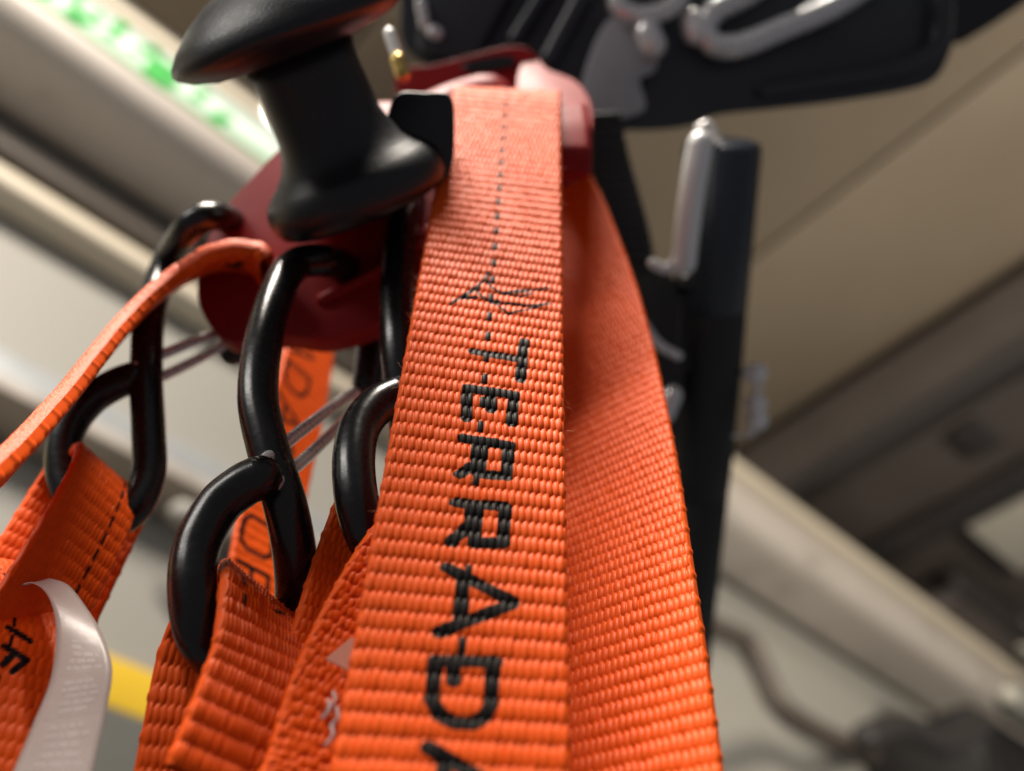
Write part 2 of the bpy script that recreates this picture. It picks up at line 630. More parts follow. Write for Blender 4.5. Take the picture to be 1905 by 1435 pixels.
# bulkhead hanging beyond the boards
bulk = thing("bulkhead_box", room(1.21, 0.5, 0.98), "dark brown boxed bulkhead under the tan ceiling, above the steel beam", "bulkhead")
link("casing", rbox("casing", 1.08, 2.3, -0.7, 0.60, 0.98, CEIL - 0.03, 0.008), M['dark'], bulk)
link("trim_strip", rbox("trim_strip", 1.255, 1.315, -0.7, 0.60, 0.955, 0.978, 0.003), M['darker'], bulk)
link("trim_strip", rbox("trim_strip", 1.065, 1.100, -0.7, 0.60, 0.972, 1.0, 0.003), M['darker'], bulk)
link("slot", rbox("slot", 1.125, 1.20, 0.240, 0.285, 0.968, 0.979, 0.003), M['darker'], bulk)
link("vent", rbox("vent", 1.33, 1.50, 0.02, 0.375, 0.960, 0.979, 0.003), M['pale'], bulk)

bx = thing("storage_box", room(1.5, 0.5, 0.92), "dark reddish brown box lying just above the steel beam's right end", "box")
link("carton", rbox("carton", 1.42, 2.1, 0.46, 0.60, 0.917, 0.975, 0.01), M['dark'], bx)
link("lid", rbox("lid", 1.40, 1.8, 0.44, 0.459, 0.92, 0.965, 0.004), M['darker'], bx)

# the long beam
beam = thing("steel_beam", room(0.6, D0, ZB), "long light grey steel beam crossing behind everything, green and white sticker on it", "beam")
link("channel", rbox("channel", -0.9, 3.0, D0, DW - 0.002, ZB, ZT - 0.02, 0.030, 8), M['beam'], beam)
link("top_flange", rbox("top_flange", -0.9, 3.0, D0 - 0.006, DW - 0.002, ZT - 0.0195, ZT, 0.006, 3), M['rail'], beam)
lab = link("sticker", rbox("sticker", -0.40, 0.33, D0 - 0.0015, D0 - 0.0002, ZB + 0.028, ZT - 0.026, 0), M['label'], beam)
link("print_border", rbox("print_border", -0.40, 0.33, D0 - 0.0025, D0 - 0.0016, ZB + 0.028, ZB + 0.033, 0), M['green'], lab)
gz0, gz1 = ZB + 0.034, ZT - 0.028


def glyph_bar(u0, z0, u1, z1, wd):
    a, b = Vector((u0, z0)), Vector((u1, z1))
    d = (b - a).normalized() * wd * 0.5
    nn = Vector((-d.y, d.x))
    pts = [a - nn - d, b - nn + d, b + nn + d, a + nn - d]
    return slab("printed_stroke", [room(p.x, D0 - 0.0026, p.y) for p in pts], VA * 0.0009, 0)


for (a, b, c, d, wd) in [(-.150, .0, -.150, 1, .012), (-.135, .05, -.120, .05, .022), (-.105, .1, -.094, 1, .009), (-.085, 1, -.074, .1, .009),
                         (-.074, .1, -.060, .55, .014), (-.042, .35, -.040, .95, .010), (-.018, .45, -.006, .9, .008), (.006, .1, .006, .5, .024),
                         (.020, .2, .024, .75, .010), (.046, .35, .050, .65, .010), (.070, .1, .078, .4, .012)]:
    link("printed_stroke", glyph_bar(a, gz0 + b * (gz1 - gz0), c, gz0 + d * (gz1 - gz0), wd), M['green'], lab)

# added emissive disc imitating a blown-out bright patch on the sticker
lp = at_wall(520, 232, D0)
glow = thing("added_glow", lp, "added glowing white disc imitating a bright patch on the beam, between black knob and red bracket", "glow")
link("lens", lathe("lens", lp, -VA, [(0.001, 0.020), (0.008, 0.0195), (0.011, 0.014), (0.012, 0.002)], 40), M['glow'], glow)  # emissive face of the added disc
link("rim", lathe("rim", lp, -VA, [(0.0, 0.023), (0.007, 0.023), (0.007, 0.0205), (0.0, 0.0205)], 40), M['white'], glow)

# rails along the wall below the beam
def rail_thing(name, z0, z1, v0, m, label, cat, extra=None):
    o = link(name, rbox(name, -0.9, 0.70, v0, DW - 0.001, z0, z1, min(0.006, (z1 - z0) * 0.3), 4), m)
    return tag(o, label, cat)


rail_thing("wall_rail", 0.702, 0.724, DW - 0.035, M['rail'], "thin cream rail on the wall just below the grey beam", "rail")
rail_thing("dark_gap_strip", 0.762, 0.785, DW - 0.02, M['hose'], "narrow brown strip standing for the dark gap between the cream rail and the grey beam", "strip")  # dark gap under the beam, made as a brown strip
gal = thing("galvanised_rail", room(0.1, DW, 0.50), "blue grey galvanised rail lower on the white wall, behind the left carabiner", "rail")
link("channel", rbox("channel", -0.9, 0.75, DW - 0.03, DW - 0.001, 0.505, 0.545, 0.004), M['rail2'], gal)
link("lower_lip", rbox("lower_lip", -0.9, 0.75, DW - 0.05, DW - 0.001, 0.490, 0.503, 0.003), M['beam'], gal)
kp = room(0.185, DW - 0.05, 0.462)
link("end_knob", tube("end_knob", [kp, kp + UA * 0.035], 0.010, 20), M['wall'], gal)
tp = rbox("safety_tape", -0.9, 0.9, DW - 0.012, DW - 0.001, 0.322, 0.358, 0.003)
tag(link("safety_tape", tp, M['yellow']), "bright yellow strip along the white wall, beside the frosted label", "tape")
tag(link("skirting_panel", rbox("skirting_panel", -0.9, 0.9, DW - 0.02, DW - 0.001, -0.5, 0.320, 0.004), M['slate']),
    "dark slate panel on the wall under the yellow strip", "panel")

# lower right: cable, bin
cb = [at_wall(x, y, DW - 0.02) for x, y in
      [(1250, 1120), (1345, 1168), (1395, 1195), (1425, 1255), (1455, 1310), (1510, 1350), (1580, 1385), (1650, 1425), (1740, 1480)]]
tag(link("cable", tube("cable", cb, 0.0125, 16), M['hose']), "thick brown cable bending down across the white wall at lower right", "cable")
bn = thing("wall_bin", room(1.3, 0.6, 0.5), "dark bin with a thick black handle hanging below the beam, bottom right", "bin")
link("bucket", rbox("bucket", 1.24, 1.75, 0.44, DW - 0.002, 0.35, 0.665, 0.02, 4), M['soot'], bn)
link("handle", tube("handle", [at_wall(x, y, 0.42) for x, y in [(1610, 1370), (1680, 1350), (1760, 1385), (1830, 1345)]], 0.014, 14), M['darker'], bn)

rl = room(1.30, 0.40, 0.66)
roll = thing("tape_roll", rl, "grey roll resting on the dark bin at the lower right", "roll")
link("tape", tube("tape", [rl, rl + UA * 0.07], 0.030, 24, n=4), M['slate'], roll)
link("core", tube("core", [rl - UA * 0.032, rl - UA * 0.028], 0.014, 18, n=2), M['pale'], roll)
cn = thing("paint_can", room(1.62, 0.47, 0.93), "small pinkish grey can standing above the beam at the right frame edge", "can")
link("body", lathe("body", room(1.66, 0.47, 0.917), Vector((0, 0, 1)), [(0.0, 0.028), (0.001, 0.030), (0.050, 0.030), (0.052, 0.0285)], 32), M['pale'], cn)
link("rim", lathe("rim", room(1.66, 0.47, 0.969), Vector((0, 0, 1)), [(0.0, 0.0285), (0.001, 0.0312), (0.005, 0.0312), (0.006, 0.028)], 32), M['slate'], cn)

# ================================================================== red bracket with black knob
pl0 = at_depth(560, 520, 0.193)
pln = Vector((-0.10, -0.93, -0.36)).normalized()


def pp(x, y):
    return on_plane(x, y, pl0, pln)


def yp(x, y, d):
    return (x, y, pp(x, y).y + d)


br = thing("red_bracket", at_depth(640, 400, 0.185), "dark red metal bracket holding the carabiners, black mushroom knob on top", "bracket")
out = [(556, 262), (520, 276), (468, 330), (412, 396), (378, 470), (366, 545), (388, 603), (428, 634), (520, 622), (604, 630),
       (700, 602), (790, 560), (850, 470), (872, 380), (840, 300), (740, 250), (640, 245)]
link("plate", slab("plate", [v for v in catmull([pp(*p) for p in out], 4, True)], -pln * 0.006, 0.0012, 3), M['red'], br)
# crease along the lower plate
link("ridge", tube("ridge", [pp(x, y) + pln * 0.0004 for x, y in [(600, 560), (680, 520), (760, 470), (800, 430)]], 0.0012, 10), M['red'], br)
# arm that the front strap hangs over
XA0, XA1 = -0.034, 0.0178
arm_pts = []
for (y, z) in [(0.0975, 0.196), (0.0972, 0.2065), (0.0995, 0.2115), (0.103, 0.2133), (0.1065, 0.2115), (0.1088, 0.2065), (0.1085, 0.190), (0.104, 0.184), (0.099, 0.187)]:
    arm_pts.append(Vector((XA0, y, z)))
link("hook_arm", slab("hook_arm", arm_pts, Vector((XA1 - XA0, 0, 0.0)), 0.002, 4), M['red'], br)
link("end_stop", slab("end_stop", catmull([at_y(x, y, 0.107) for x, y in [(985, 96), (1020, 128), (1072, 150), (1100, 190), (1102, 240), (1082, 286), (1040, 310), (1000, 260), (960, 160)]], 4, True),
                      Vector((0, 0.006, 0)), 0.0016, 4), M['red'], br)
lug = catmull([at_y(x, y, 0.104 + 0.010 * (y - 84) / 100.0) for x, y in [(735, 128), (800, 120), (880, 100), (950, 84), (990, 94), (1005, 128), (985, 165), (880, 185), (760, 190)]], 4, True)
link("lug", slab("lug", lug, Vector((0, 0.005, 0.0)), 0.0016, 4), M['red'], br)
link("lug_slot", slab("lug_slot", catmull([at_y(x, y, 0.1036 + 0.010 * (y - 84) / 100.0) for x, y in [(862, 118), (930, 103), (958, 108), (950, 124), (880, 134)]], 4, True), Vector((0, 0.0005, 0)), 0.0001, 1), M['knob'], br)
link("shoulder", tube("shoulder", [at_y(x, y, Y) for x, y, Y in [(690, 330, 0.108), (760, 260, 0.108), (840, 215, 0.108), (905, 195, 0.106)]], 0.0075, 20), M['red'], br)

kb = at_depth(654, 330, 0.184)
axis_img = (at_depth(552, 92, 0.1745) - kb).normalized()
knob = link("knob", lathe("knob", kb, axis_img, [(-0.0068, 0.010), (-0.0068, 0.0155), (-0.0060, 0.0172), (-0.0042, 0.0182), (-0.0018, 0.0183), (0.0002, 0.0176), (0.0018, 0.0160), (0.0032, 0.0142), (0.0050, 0.0125),
                                                  (0.0075, 0.0112), (0.0105, 0.0104), (0.020, 0.0100), (0.0245, 0.0106)], 72), M['knob'], br)
capc = kb + axis_img * 0.0240
link("knob_cap", lathe("knob_cap", capc, axis_img, [(0.0, 0.006), (0.0, 0.0105), (0.0006, 0.0155), (0.0018, 0.0198), (0.0032, 0.0222), (0.0042, 0.0228), (0.0054, 0.0224), (0.0075, 0.0206), (0.0105, 0.0170), (0.0132, 0.0122),
                                                     (0.0150, 0.007), (0.0158, 0.002)], 80), M['knob'], knob)
blk = [at_depth(x, y, 0.183) for x, y in [(735, 178), (790, 172), (838, 178), (846, 240), (838, 320), (800, 350), (740, 330), (715, 260)]]
link("stop_block", slab("stop_block", catmull(blk, 4, True), ray(760, 250) * 0.012, 0.0025, 4), M['knob'], br)
link("clevis_pin", tube("clevis_pin", [at_depth(724, 62, 0.215), at_depth(748, 132, 0.212)], 0.0013, 14), M['steel'], br)
link("pin_collar", tube("pin_collar", [at_depth(740, 112, 0.212), at_depth(750, 138, 0.211)], 0.0017, 14), M['brass'], br)

# ================================================================== front strap
Z0 = 0.0


def fs_x(z):
    return -0.0078 + (z - 0.0) * (0.0054 / 0.170)


def fs_psi(z):
    return math.radians(float(np.interp(z, [0.0, 0.046, 0.075, 0.107, 0.14, 0.17, 0.205], [1, 2.5, 6, 10, 9, 7, 4])))


FY = 0.096


def strap_uv(px, py):
    u, z = 0.0, 0.1
    for _ in range(20):
        ps = fs_psi(z)
        p = at_y(px, py, FY + u * math.sin(ps) - 0.001)
        z = p.z
        u = (p.x - fs_x(z)) / math.cos(ps)
    return (u * 1000, (z - Z0) * 1000)


T_ = strap_uv
strokes_px = [
    [(973, 634), (966, 706)], [(968, 668), (878, 655)],                                             # T
    [(868, 723), (955, 734)], [(868, 723), (865, 780)], [(911, 728), (911, 762)], [(954, 735), (949, 786)],   # E
    [(859, 817), (946, 828)], [(945, 828), (940, 885)], [(940, 886), (886, 883)], [(896, 822), (890, 884)], [(887, 822), (883, 868)], [(886, 862), (853, 885)],
    [(845, 937), (940, 942)], [(938, 942), (934, 1008)], [(934, 1010), (880, 1010)], [(886, 940), (881, 1008)], [(876, 940), (872, 985)], [(870, 980), (838, 1010)],
    [(829, 1058), (952, 1118)], [(952, 1122), (816, 1179)], [(860, 1076), (855, 1158)],
    [(808, 1232), (922, 1231)], [(808, 1232), (803, 1305), (815, 1331), (845, 1346), (880, 1346), (903, 1330), (912, 1305), (916, 1231)], [(843, 1240), (843, 1268)],
    [(796, 1394), (880, 1440), (925, 1470)], [(925, 1470), (790, 1530)], [(826, 1412), (820, 1490)],
]
polys = [([T_(*p) for p in pl], 0.88) for pl in strokes_px]


def c2(x, y):
    return T_(770 + x / 4.783, 400 + y / 4.783)


for pl, hw in [([(655, 510), (625, 575), (560, 630), (480, 690), (400, 745), (320, 797)], 0.22),
               ([(480, 695), (430, 745), (545, 735)], 0.26), ([(500, 690), (560, 650)], 0.3),
               ([(630, 570), (660, 625), (710, 665), (770, 695), (850, 685), (950, 665), (1060, 660), (1190, 645)], 0.20),
               ([(770, 700), (870, 705), (930, 725), (1040, 690)], 0.16), ([(900, 690), (1000, 670)], 0.26),
               ([(550, 670), (580, 715), (620, 748), (690, 775), (800, 785), (900, 790), (980, 802), (1100, 795), (1198, 780)], 0.21),
               ([(690, 760), (760, 825), (832, 876), (900, 860), (1000, 840), (1100, 805), (1198, 782)], 0.20),
               ([(690, 780), (740, 770)], 0.35)]:
    polys.append(([c2(*p) for p in pl], hw * 1.45))
PITCH_MM = 2.58
for j in range(int(60 / PITCH_MM), int(212 / PITCH_MM)):
    if j % 2 == 1:
        vc = (j + 0.5) * PITCH_MM
        polys.append(([(0.0, vc - 0.75), (0.0, vc + 0.75)], 0.51))
ink_front = strokes_ink(polys, 0.6)

strap = thing("hanging_strap", (0, 0.10, 0.0), "bright orange woven strap with large black TERRADA lettering, nearest the viewer", "strap",)
path, rights = [], []
for z in [0.0, 0.025, 0.05, 0.075, 0.10, 0.125, 0.15, 0.175, 0.193, 0.206]:
    ps = fs_psi(z)
    path.append(Vector((fs_x(z), FY, z)))
    rights.append(Vector((math.cos(ps), math.sin(ps), 0)))
for (y, z) in [(0.0978, 0.2118), (0.1030, 0.2146), (0.1082, 0.2118), (0.1102, 0.206), (0.1104, 0.200)]:
    path.append(Vector((fs_x(0.21), y, z)))
    rights.append(Vector((1, 0.02, 0)))
ribbon("front_leg", strap, path, rights, 0.025, ncol=27, pitch=PITCH_MM, side=-1, du=10, dv=14, ink=ink_front, rows=True)

def edge_ribbon(name, parent, left, yaws, W, from_right=False, tilt=0.0, **kw):
    """left: (px,py,Y) edge points; yaw in degrees of the cross direction (positive: right side farther)"""
    path, rights = [], []
    for p, yw in zip(left, yaws):
        a = math.radians(yw)
        r = Vector((math.cos(a), math.sin(a), tilt)).normalized()
        e = at_y(*p)
        path.append(e + r * (W / 2) * (-1 if from_right else 1))
        rights.append(r)
    return ribbon(name, parent, path, rights, W, **kw)


edge_ribbon("back_leg", strap, [(1050, 186, 0.1105), (1062, 230, 0.1130), (1080, 290, 0.1168), (1130, 390, 0.1210), (1180, 520, 0.1235), (1209, 620, 0.1225), (1233, 720, 0.1198), (1263, 870, 0.1155),
                               (1291, 1050, 0.1112), (1321, 1250, 0.1085), (1346, 1435, 0.1062), (1372, 1640, 0.104)],
            [-2, -8, -16, -24, -29, -31, -32, -32, -30, -27, -25, -24], 0.025, from_right=True, ncol=27, pitch=2.45, side=1, du=8, dv=10, rows=True, H=0.50)

# stray fibres along the selvedge
fb = bmesh.new()
for q in range(150):
    z = random.uniform(0.05, 0.2)
    sd = random.choice((-1, 1))
    ps = fs_psi(z)
    p = Vector((fs_x(z) + sd * 0.0125 * math.cos(ps), FY + sd * 0.0125 * math.sin(ps), z))
    if q % 3 == 0:
        uo = random.uniform(-0.011, 0.011)
        p = Vector((fs_x(z) + uo, FY - 0.00135, z))
    d = Vector((sd * random.uniform(0.2, 1), random.uniform(-1, 0.2), random.uniform(-1, 1))).normalized()
    Lf = random.uniform(0.0006, 0.0017)
    c1 = d.cross(Vector((0, 0, 1)) + Vector((random.random(), 0, 0))).normalized()
    pts = [p, p + d * Lf * 0.4 + c1 * Lf * 0.2, p + d * Lf * 0.8 + c1 * Lf * 0.1, p + d * Lf + c1 * Lf * random.uniform(-.3, .4)]
    prev = None
    for r_i, pt in enumerate(pts):
        rr = 0.000020
        ring = [fb.verts.new(pt + Vector((math.cos(t) * rr, 0, math.sin(t) * rr))) for t in (0, 2.1, 4.2)]
        if prev:
            for kk in range(3):
                fb.faces.new((prev[kk], prev[(kk + 1) % 3], ring[(kk + 1) % 3], ring[kk]))
        prev = ring
fo = link("stray_fibres", finish_bm("stray_fibres", fb), M['fibre'], strap)
fo["kind"] = "stuff"


# ================================================================== S-shaped carabiners
def carabiner(pts, r, gate, label):
    P3 = [at_y(*p) for p in pts]
    t = thing("double_carabiner", P3[len(P3) // 2], label, "carabiner", "black double carabiners on the red bracket")
    link("body", tube("body", P3, r, 28, n=12), M['black'], t)
    a, b = at_y(*gate[0]), at_y(*gate[1])
    d = (b - a).normalized()
    sd = d.cross(ray(gate[0][0], gate[0][1]).normalized()).normalized() * 0.0019
    bow = ray(gate[0][0], gate[0][1]).normalized() * 0.0006
    wire = [a + sd * 0.9, a + (b - a) * 0.3 + sd * 1.0, b - d * 0.004 + sd * 0.8, b - d * 0.0012 + sd * 0.45, b - d * 0.0012 - sd * 0.45,
            b - d * 0.004 - sd * 0.8 + bow, a + (b - a) * 0.3 - sd * 1.0 + bow, a - sd * 0.9 + bow]
    link("wire_gate", tube("wire_gate", wire, 0.00105, 14, n=10), M['steel'], t)
    return t


carabiner([yp(683, 715, 0.010), yp(690, 640, 0.010), yp(684, 560, 0.010), yp(652, 508, 0.002), yp(604, 486, -0.006), yp(548, 494, -0.009), (514, 550, 0.1015),
           (490, 640, 0.100), (480, 740, 0.101), (500, 840, 0.103), (532, 945, 0.106), (550, 1050, 0.112), (546, 1135, 0.119), (500, 1205, 0.120),
           (425, 1232, 0.113), (376, 1185, 0.107), (358, 1100, 0.104), (366, 1020, 0.103), (404, 945, 0.102), (450, 905, 0.101), (484, 888, 0.1005)], 0.0032,
          [(497, 884, 0.1000), yp(668, 738, 0.006)], "black double carabiner in the middle, its upper hook through the bracket, lower loop holding webbing")
carabiner([yp(433, 655, 0.009), yp(452, 580, 0.010), yp(456, 490, 0.009), yp(436, 420, 0.002), yp(400, 402, -0.005), yp(354, 422, -0.006), (310, 490, 0.115),
           (280, 580, 0.115), (272, 690, 0.117), (276, 800, 0.121), (276, 885, 0.124), (245, 950, 0.125), (185, 968, 0.125), (135, 930, 0.124), (116, 860, 0.122),
           (130, 795, 0.120), (168, 745, 0.1185), (215, 715, 0.1175), (250, 702, 0.117)], 0.0030,
          [(262, 698, 0.1165), yp(418, 628, 0.006)], "leftmost black double carabiner, hanging from the bracket's left corner")
carabiner([yp(762, 745, 0.012), yp(758, 620, 0.012), yp(772, 460, 0.012), yp(796, 385, 0.003), (776, 372, 0.106), (750, 420, 0.104), (739, 520, 0.103),
           (740, 620, 0.104), (748, 710, 0.107), (762, 820, 0.112), (768, 930, 0.114), (742, 1010, 0.113), (700, 1020, 0.108), (668, 950, 0.104), (658, 865, 0.1025),
           (668, 800, 0.1025), (698, 758, 0.103), (736, 738, 0.104)], 0.0032,
          [(745, 736, 0.104), (800, 690, 0.120)], "black double carabiner half hidden behind the lettered front strap")


# ================================================================== webbing on the carabiners
# loop on the middle carabiner
lm = thing("webbing_loop", at_y(380, 1250, 0.108), "ribbed orange webbing loop folded through the middle carabiner's lower end", "webbing loop", "webbing loops on the carabiners")
edge_ribbon("front_leg", lm, [(300, 1440, 0.1000), (330, 1370, 0.1000), (362, 1290, 0.1000), (392, 1210, 0.1005), (405, 1140, 0.101), (414, 1080, 0.1025), (425, 1062, 0.1065), (424, 1085, 0.111)],
            [38, 38, 39, 42, 48, 56, 62, 62], 0.020, side=-1, ncol=34, pitch=2.7, du=6, dv=12, H=0.62, rows=True,
            ink=strokes_ink([[(-6.8, 24), (-6.8, 25.8)], [(-6.8, 28), (-6.8, 29.5)], [(-1.8, 28.6), (-0.2, 29.6)], [(-1.2, 27.0), (0.6, 28.2)]], 0.30, soft=0.5))
edge_ribbon("back_leg", lm, [(335, 1120, 0.110), (318, 1150, 0.112), (292, 1220, 0.113), (270, 1330, 0.113), (248, 1440, 0.113)],
            [28, 26, 24, 22, 22], 0.020, side=1, ncol=22, pitch=2.9, du=6, dv=10, H=0.40, rows=True)

# loop on the half hidden carabiner, bar-tacked
lr = thing("webbing_loop", at_y(600, 1250, 0.104), "stitched orange webbing loop pressed against the left edge of the front strap", "webbing loop", "webbing loops on the carabiners")
edge_ribbon("front_leg", lr, [(455, 1500, 0.1005), (487, 1435, 0.101), (532, 1290, 0.1015), (588, 1165, 0.102), (650, 1055, 0.1025), (708, 975, 0.104), (728, 945, 0.108)],
            [26, 26, 26, 27, 28, 30, 32], 0.020, side=-1, ncol=24, pitch=1.5, du=6, dv=8, H=0.30, rough=0.45)
edge_ribbon("back_leg", lr, [(640, 915, 0.106), (622, 935, 0.1085), (578, 1055, 0.110), (542, 1170, 0.110), (503, 1290, 0.110), (464, 1440, 0.110)],
            [30, 30, 30, 30, 30, 30], 0.018, side=1, ncol=20, pitch=2.2, du=6, dv=8, H=0.34)
tg = [at_y(x, y, Y) for x, y, Y in [(604, 1226, 0.1000), (652, 1186, 0.1000), (700, 1180, 0.1015), (700, 1260, 0.1015), (652, 1250, 0.1000)]]
link("sewn_tag", slab("sewn_tag", tg, Vector((0, 0.0003, 0)), 0.0001, 1), M['pinkfilm'], lr)
for (x, y) in [(610, 1320), (616, 1350), (606, 1385), (600, 1335)]:
    p = at_y(x, y, 0.0995)
    link("loose_thread", tube("loose_thread", [p, p + Vector((0.0007, -0.0003, 0.0008)), p + Vector((0.0004, -0.0002, 0.002))], 0.00022, 8), M['film'], lr)

# loop on the left carabiner, dashed centre line, care label
ll = thing("webbing_loop", at_y(120, 1100, 0.125), "blurred orange webbing loop with black dashed line, care label at its foot", "webbing loop", "webbing loops on the carabiners")
dash = strokes_ink([[(3.2, v), (3.2, v + 2.0)] for v in np.arange(2, 90, 3.4)], 0.26, soft=0.3)
edge_ribbon("front_leg", ll, [(0, 1480, 0.124), (60, 1350, 0.124), (128, 1215, 0.124), (205, 1062, 0.124), (246, 965, 0.1245), (254, 926, 0.127), (244, 930, 0.132)],
            [56, 56, 58, 60, 62, 62, 62], 0.0145, from_right=True, side=-1, ncol=20, pitch=2.6, du=5, dv=8, ink=dash, H=0.30)
edge_ribbon("back_leg", ll, [(88, 862, 0.123), (60, 905, 0.124), (10, 985, 0.124), (-60, 1100, 0.124)],
            [40, 38, 36, 36], 0.020, side=1, ncol=20, pitch=2.6, du=5, dv=8, H=0.3)
fl = []
for (x, y) in [(-40, 1030), (30, 1085), (88, 1150), (104, 1210), (84, 1320), (50, 1440), (10, 1560)]:
    fl.append((x, y, 0.108))
ink_l = strokes_ink([([(5.2, v), (5.2, v + 1.6)], 0.24) for v in np.arange(2, 60, 3.2)] +
                    [([(4.4, 27.2), (7.6, 25.6)], 0.45), ([(4.6, 24.2), (7.8, 22.8), (6.6, 20.8)], 0.5), ([(6.1, 23.5), (5.2, 21.6)], 0.5)], 0.4, soft=0.25)
edge_ribbon("lower_leg", ll, [(20, 1560, 0.116), (50, 1440, 0.116), (84, 1320, 0.117), (112, 1210, 0.118), (100, 1130, 0.121), (60, 1078, 0.124)],
            [30, 30, 30, 30, 30, 30], 0.024, from_right=True, side=-1, ncol=22, pitch=2.6, du=6, dv=8, ink=ink_l, H=0.26)

# frosted care label: a curled film strip
def film_strip(name, left, right, m, parent, thick=0.0002):
    A = catmull([at_y(*p) for p in left], 8)
    B = catmull([at_y(*p) for p in right], 8)
    verts, faces = [], []
    nx = 8
    for a, b in zip(A, B):
        for q in range(nx + 1):
            verts.append(a.lerp(b, q / nx))
    for i in range(len(A) - 1):
        for q in range(nx):
            k0 = i * (nx + 1) + q
            faces.append((k0, k0 + 1, k0 + nx + 2, k0 + nx + 1))
    me = mesh(name, verts, faces)
    bm = bmesh.new()
    bm.from_mesh(me)
    bmesh.ops.solidify(bm, geom=list(bm.faces), thickness=thick)
    bm.to_mesh(me)
    bm.free()
    me.polygons.foreach_set("use_smooth", [True] * len(me.polygons))
    return link(name, me, m, parent)


care_l = [(36, 1092, 0.1140), (60, 1086, 0.1110), (88, 1108, 0.1088), (104, 1165, 0.1070), (96, 1260, 0.1060), (62, 1350, 0.1055), (20, 1450, 0.105), (-10, 1520, 0.1045)]
care_r = [(92, 1078, 0.1150), (128, 1092, 0.1120), (165, 1140, 0.1095), (194, 1190, 0.1075), (209, 1248, 0.1063), (196, 1330, 0.1057), (168, 1450, 0.105), (150, 1520, 0.1045)]
care = film_strip("care_label", care_l, care_r, M['film'], ll)
A = catmull([at_y(*p) for p in care_l], 8)
B = catmull([at_y(*p) for p in care_r], 8)
view = Vector((0.2, -0.9, -0.4)).normalized() * 0.00025


def care_pt(i, t):
    i = max(0, min(len(A) - 1.001, i))
    k0 = int(i)
    fr = i - k0
    return A[k0].lerp(A[k0 + 1], fr).lerp(B[k0].lerp(B[k0 + 1], fr), t) + view


rr = random.Random(5)
ln = 0
for i in np.arange(25.5, 55, 1.25):
    ln += 1
    if ln % 6 == 0:
        spans, hgt = [(0.12, 0.93)], 0.16
    else:
        hgt = 0.78
        t, spans = rr.uniform(0.22, 0.34), []
        while t < 0.74:
            w_ = rr.uniform(0.07, 0.20)
            spans.append((t, min(t + w_, 0.84)))
            t += w_ + 0.03
    vs, fs = [], []
    for t0, t1 in spans:
        k0 = len(vs)
        vs += [care_pt(i, t0), care_pt(i, t1), care_pt(i + hgt, t1), care_pt(i + hgt, t0)]
        fs.append((k0, k0 + 1, k0 + 2, k0 + 3))
    link("printed_line", mesh("printed_line", vs, fs, False), M['print'], care)

# ================================================================== strap edge-on at the left
thin = thing("curving_strap", at_y(250, 580, 0.115), "orange strap seen edge-on, arching from the bracket to the left frame edge", "strap")
te = [(505, 492, 0.1050), (486, 470, 0.1035), (455, 461, 0.1025), (420, 465, 0.1025), (378, 481, 0.1035), (322, 515, 0.105), (262, 568, 0.1055), (205, 630, 0.1045), (152, 694, 0.1015), (104, 752, 0.098),
      (55, 806, 0.094), (0, 862, 0.090), (-70, 925, 0.086), (-170, 1010, 0.081), (-280, 1100, 0.078)]
dz = [-0.34, -0.34, -0.33, -0.29, -0.22, -0.14, -0.09, -0.08, -0.09, -0.10, -0.12, -0.14, -0.15, -0.15, -0.15]
tp_, tr_ = [], []
for p, q in zip(te, dz):
    r = (ray(p[0], p[1]).normalized() + Vector((0, 0, q))).normalized()
    tp_.append(at_y(*p) + r * 0.0085)
    tr_.append(r)
ink_t = strokes_ink([([(-3.5, 6), (1.5, 9)], 0.7), ([(1.5, 6), (-2, 9.5)], 0.6), ([(-1, 10), (2.5, 7.5)], 0.5)], 0.5, soft=0.3)
ribbon("woven_band", thin, tp_, tr_, 0.017, t=0.0030, ncol=16, pitch=2.4, side=1, du=8, dv=10, H=0.32, ink=ink_t)

# ================================================================== lettered strap behind the middle carabiner
bs = thing("background_strap", at_y(500, 900, 0.150), "dark orange lettered strap hanging behind the middle carabiner", "strap")
bl = [(392, 1300, 0.150), (402, 1200, 0.150), (420, 1080, 0.150), (440, 960, 0.150), (468, 850, 0.150), (502, 740, 0.150), (530, 640, 0.150), (548, 540, 0.150)]
gl = []
def put_text(txt, u0, u1, vstart, adv, hgt):
    v = vstart
    for ch in txt:
        for st in GLYPH[ch]:
            # the word runs down the band, letter tops to the right
            gl.append(([(u0 + y * (u1 - u0), v - x * hgt) for x, y in st], 0.55))
        v -= adv
put_text("ADAPTOR", -6.8, 1.0, 104.0, 12.2, 8.4)
edge_ribbon("woven_band", bs, bl, [50, 50, 50, 50, 52, 54, 56, 56], 0.0165, side=-1, ncol=20, pitch=2.5, du=6, dv=8, H=0.25, ink=strokes_ink(gl, 0.5, soft=0.2))

# ================================================================== black tool with clip at the right
tl = thing("tubular_tool", at_depth(1330, 500, 0.27), "dark tubular tool with black rubber grip, hanging right of the orange strap", "tool")
ax0, ax1 = at_depth(1345, 268, 0.268), at_depth(1268, 1230, 0.335)
dr = (ax1 - ax0)
link("upper_tube", lathe("upper_tube", ax0, dr, [(-0.001, 0.0085), (0.0, 0.0104), (0.0012, 0.0111), (0.048, 0.0111), (0.049, 0.0100)], 48), M['tube'], tl)
Ln = dr.length
gp = [(0.048, 0.0100), (0.049, 0.0110), (0.055, 0.0112), (0.075, 0.0114), (0.095, 0.0112), (0.110, 0.0108), (0.1105, 0.0104), (0.112, 0.0104), (0.1125, 0.0108), (0.14, 0.0104), (Ln, 0.0098)]
link("grip", lathe("grip", ax0, dr, gp, 48), M['rubber'], tl)
cl = [at_depth(x, y, z) for x, y, z in [(1303, 268, 0.250), (1292, 330, 0.252), (1280, 420, 0.256), (1272, 490, 0.260)]]
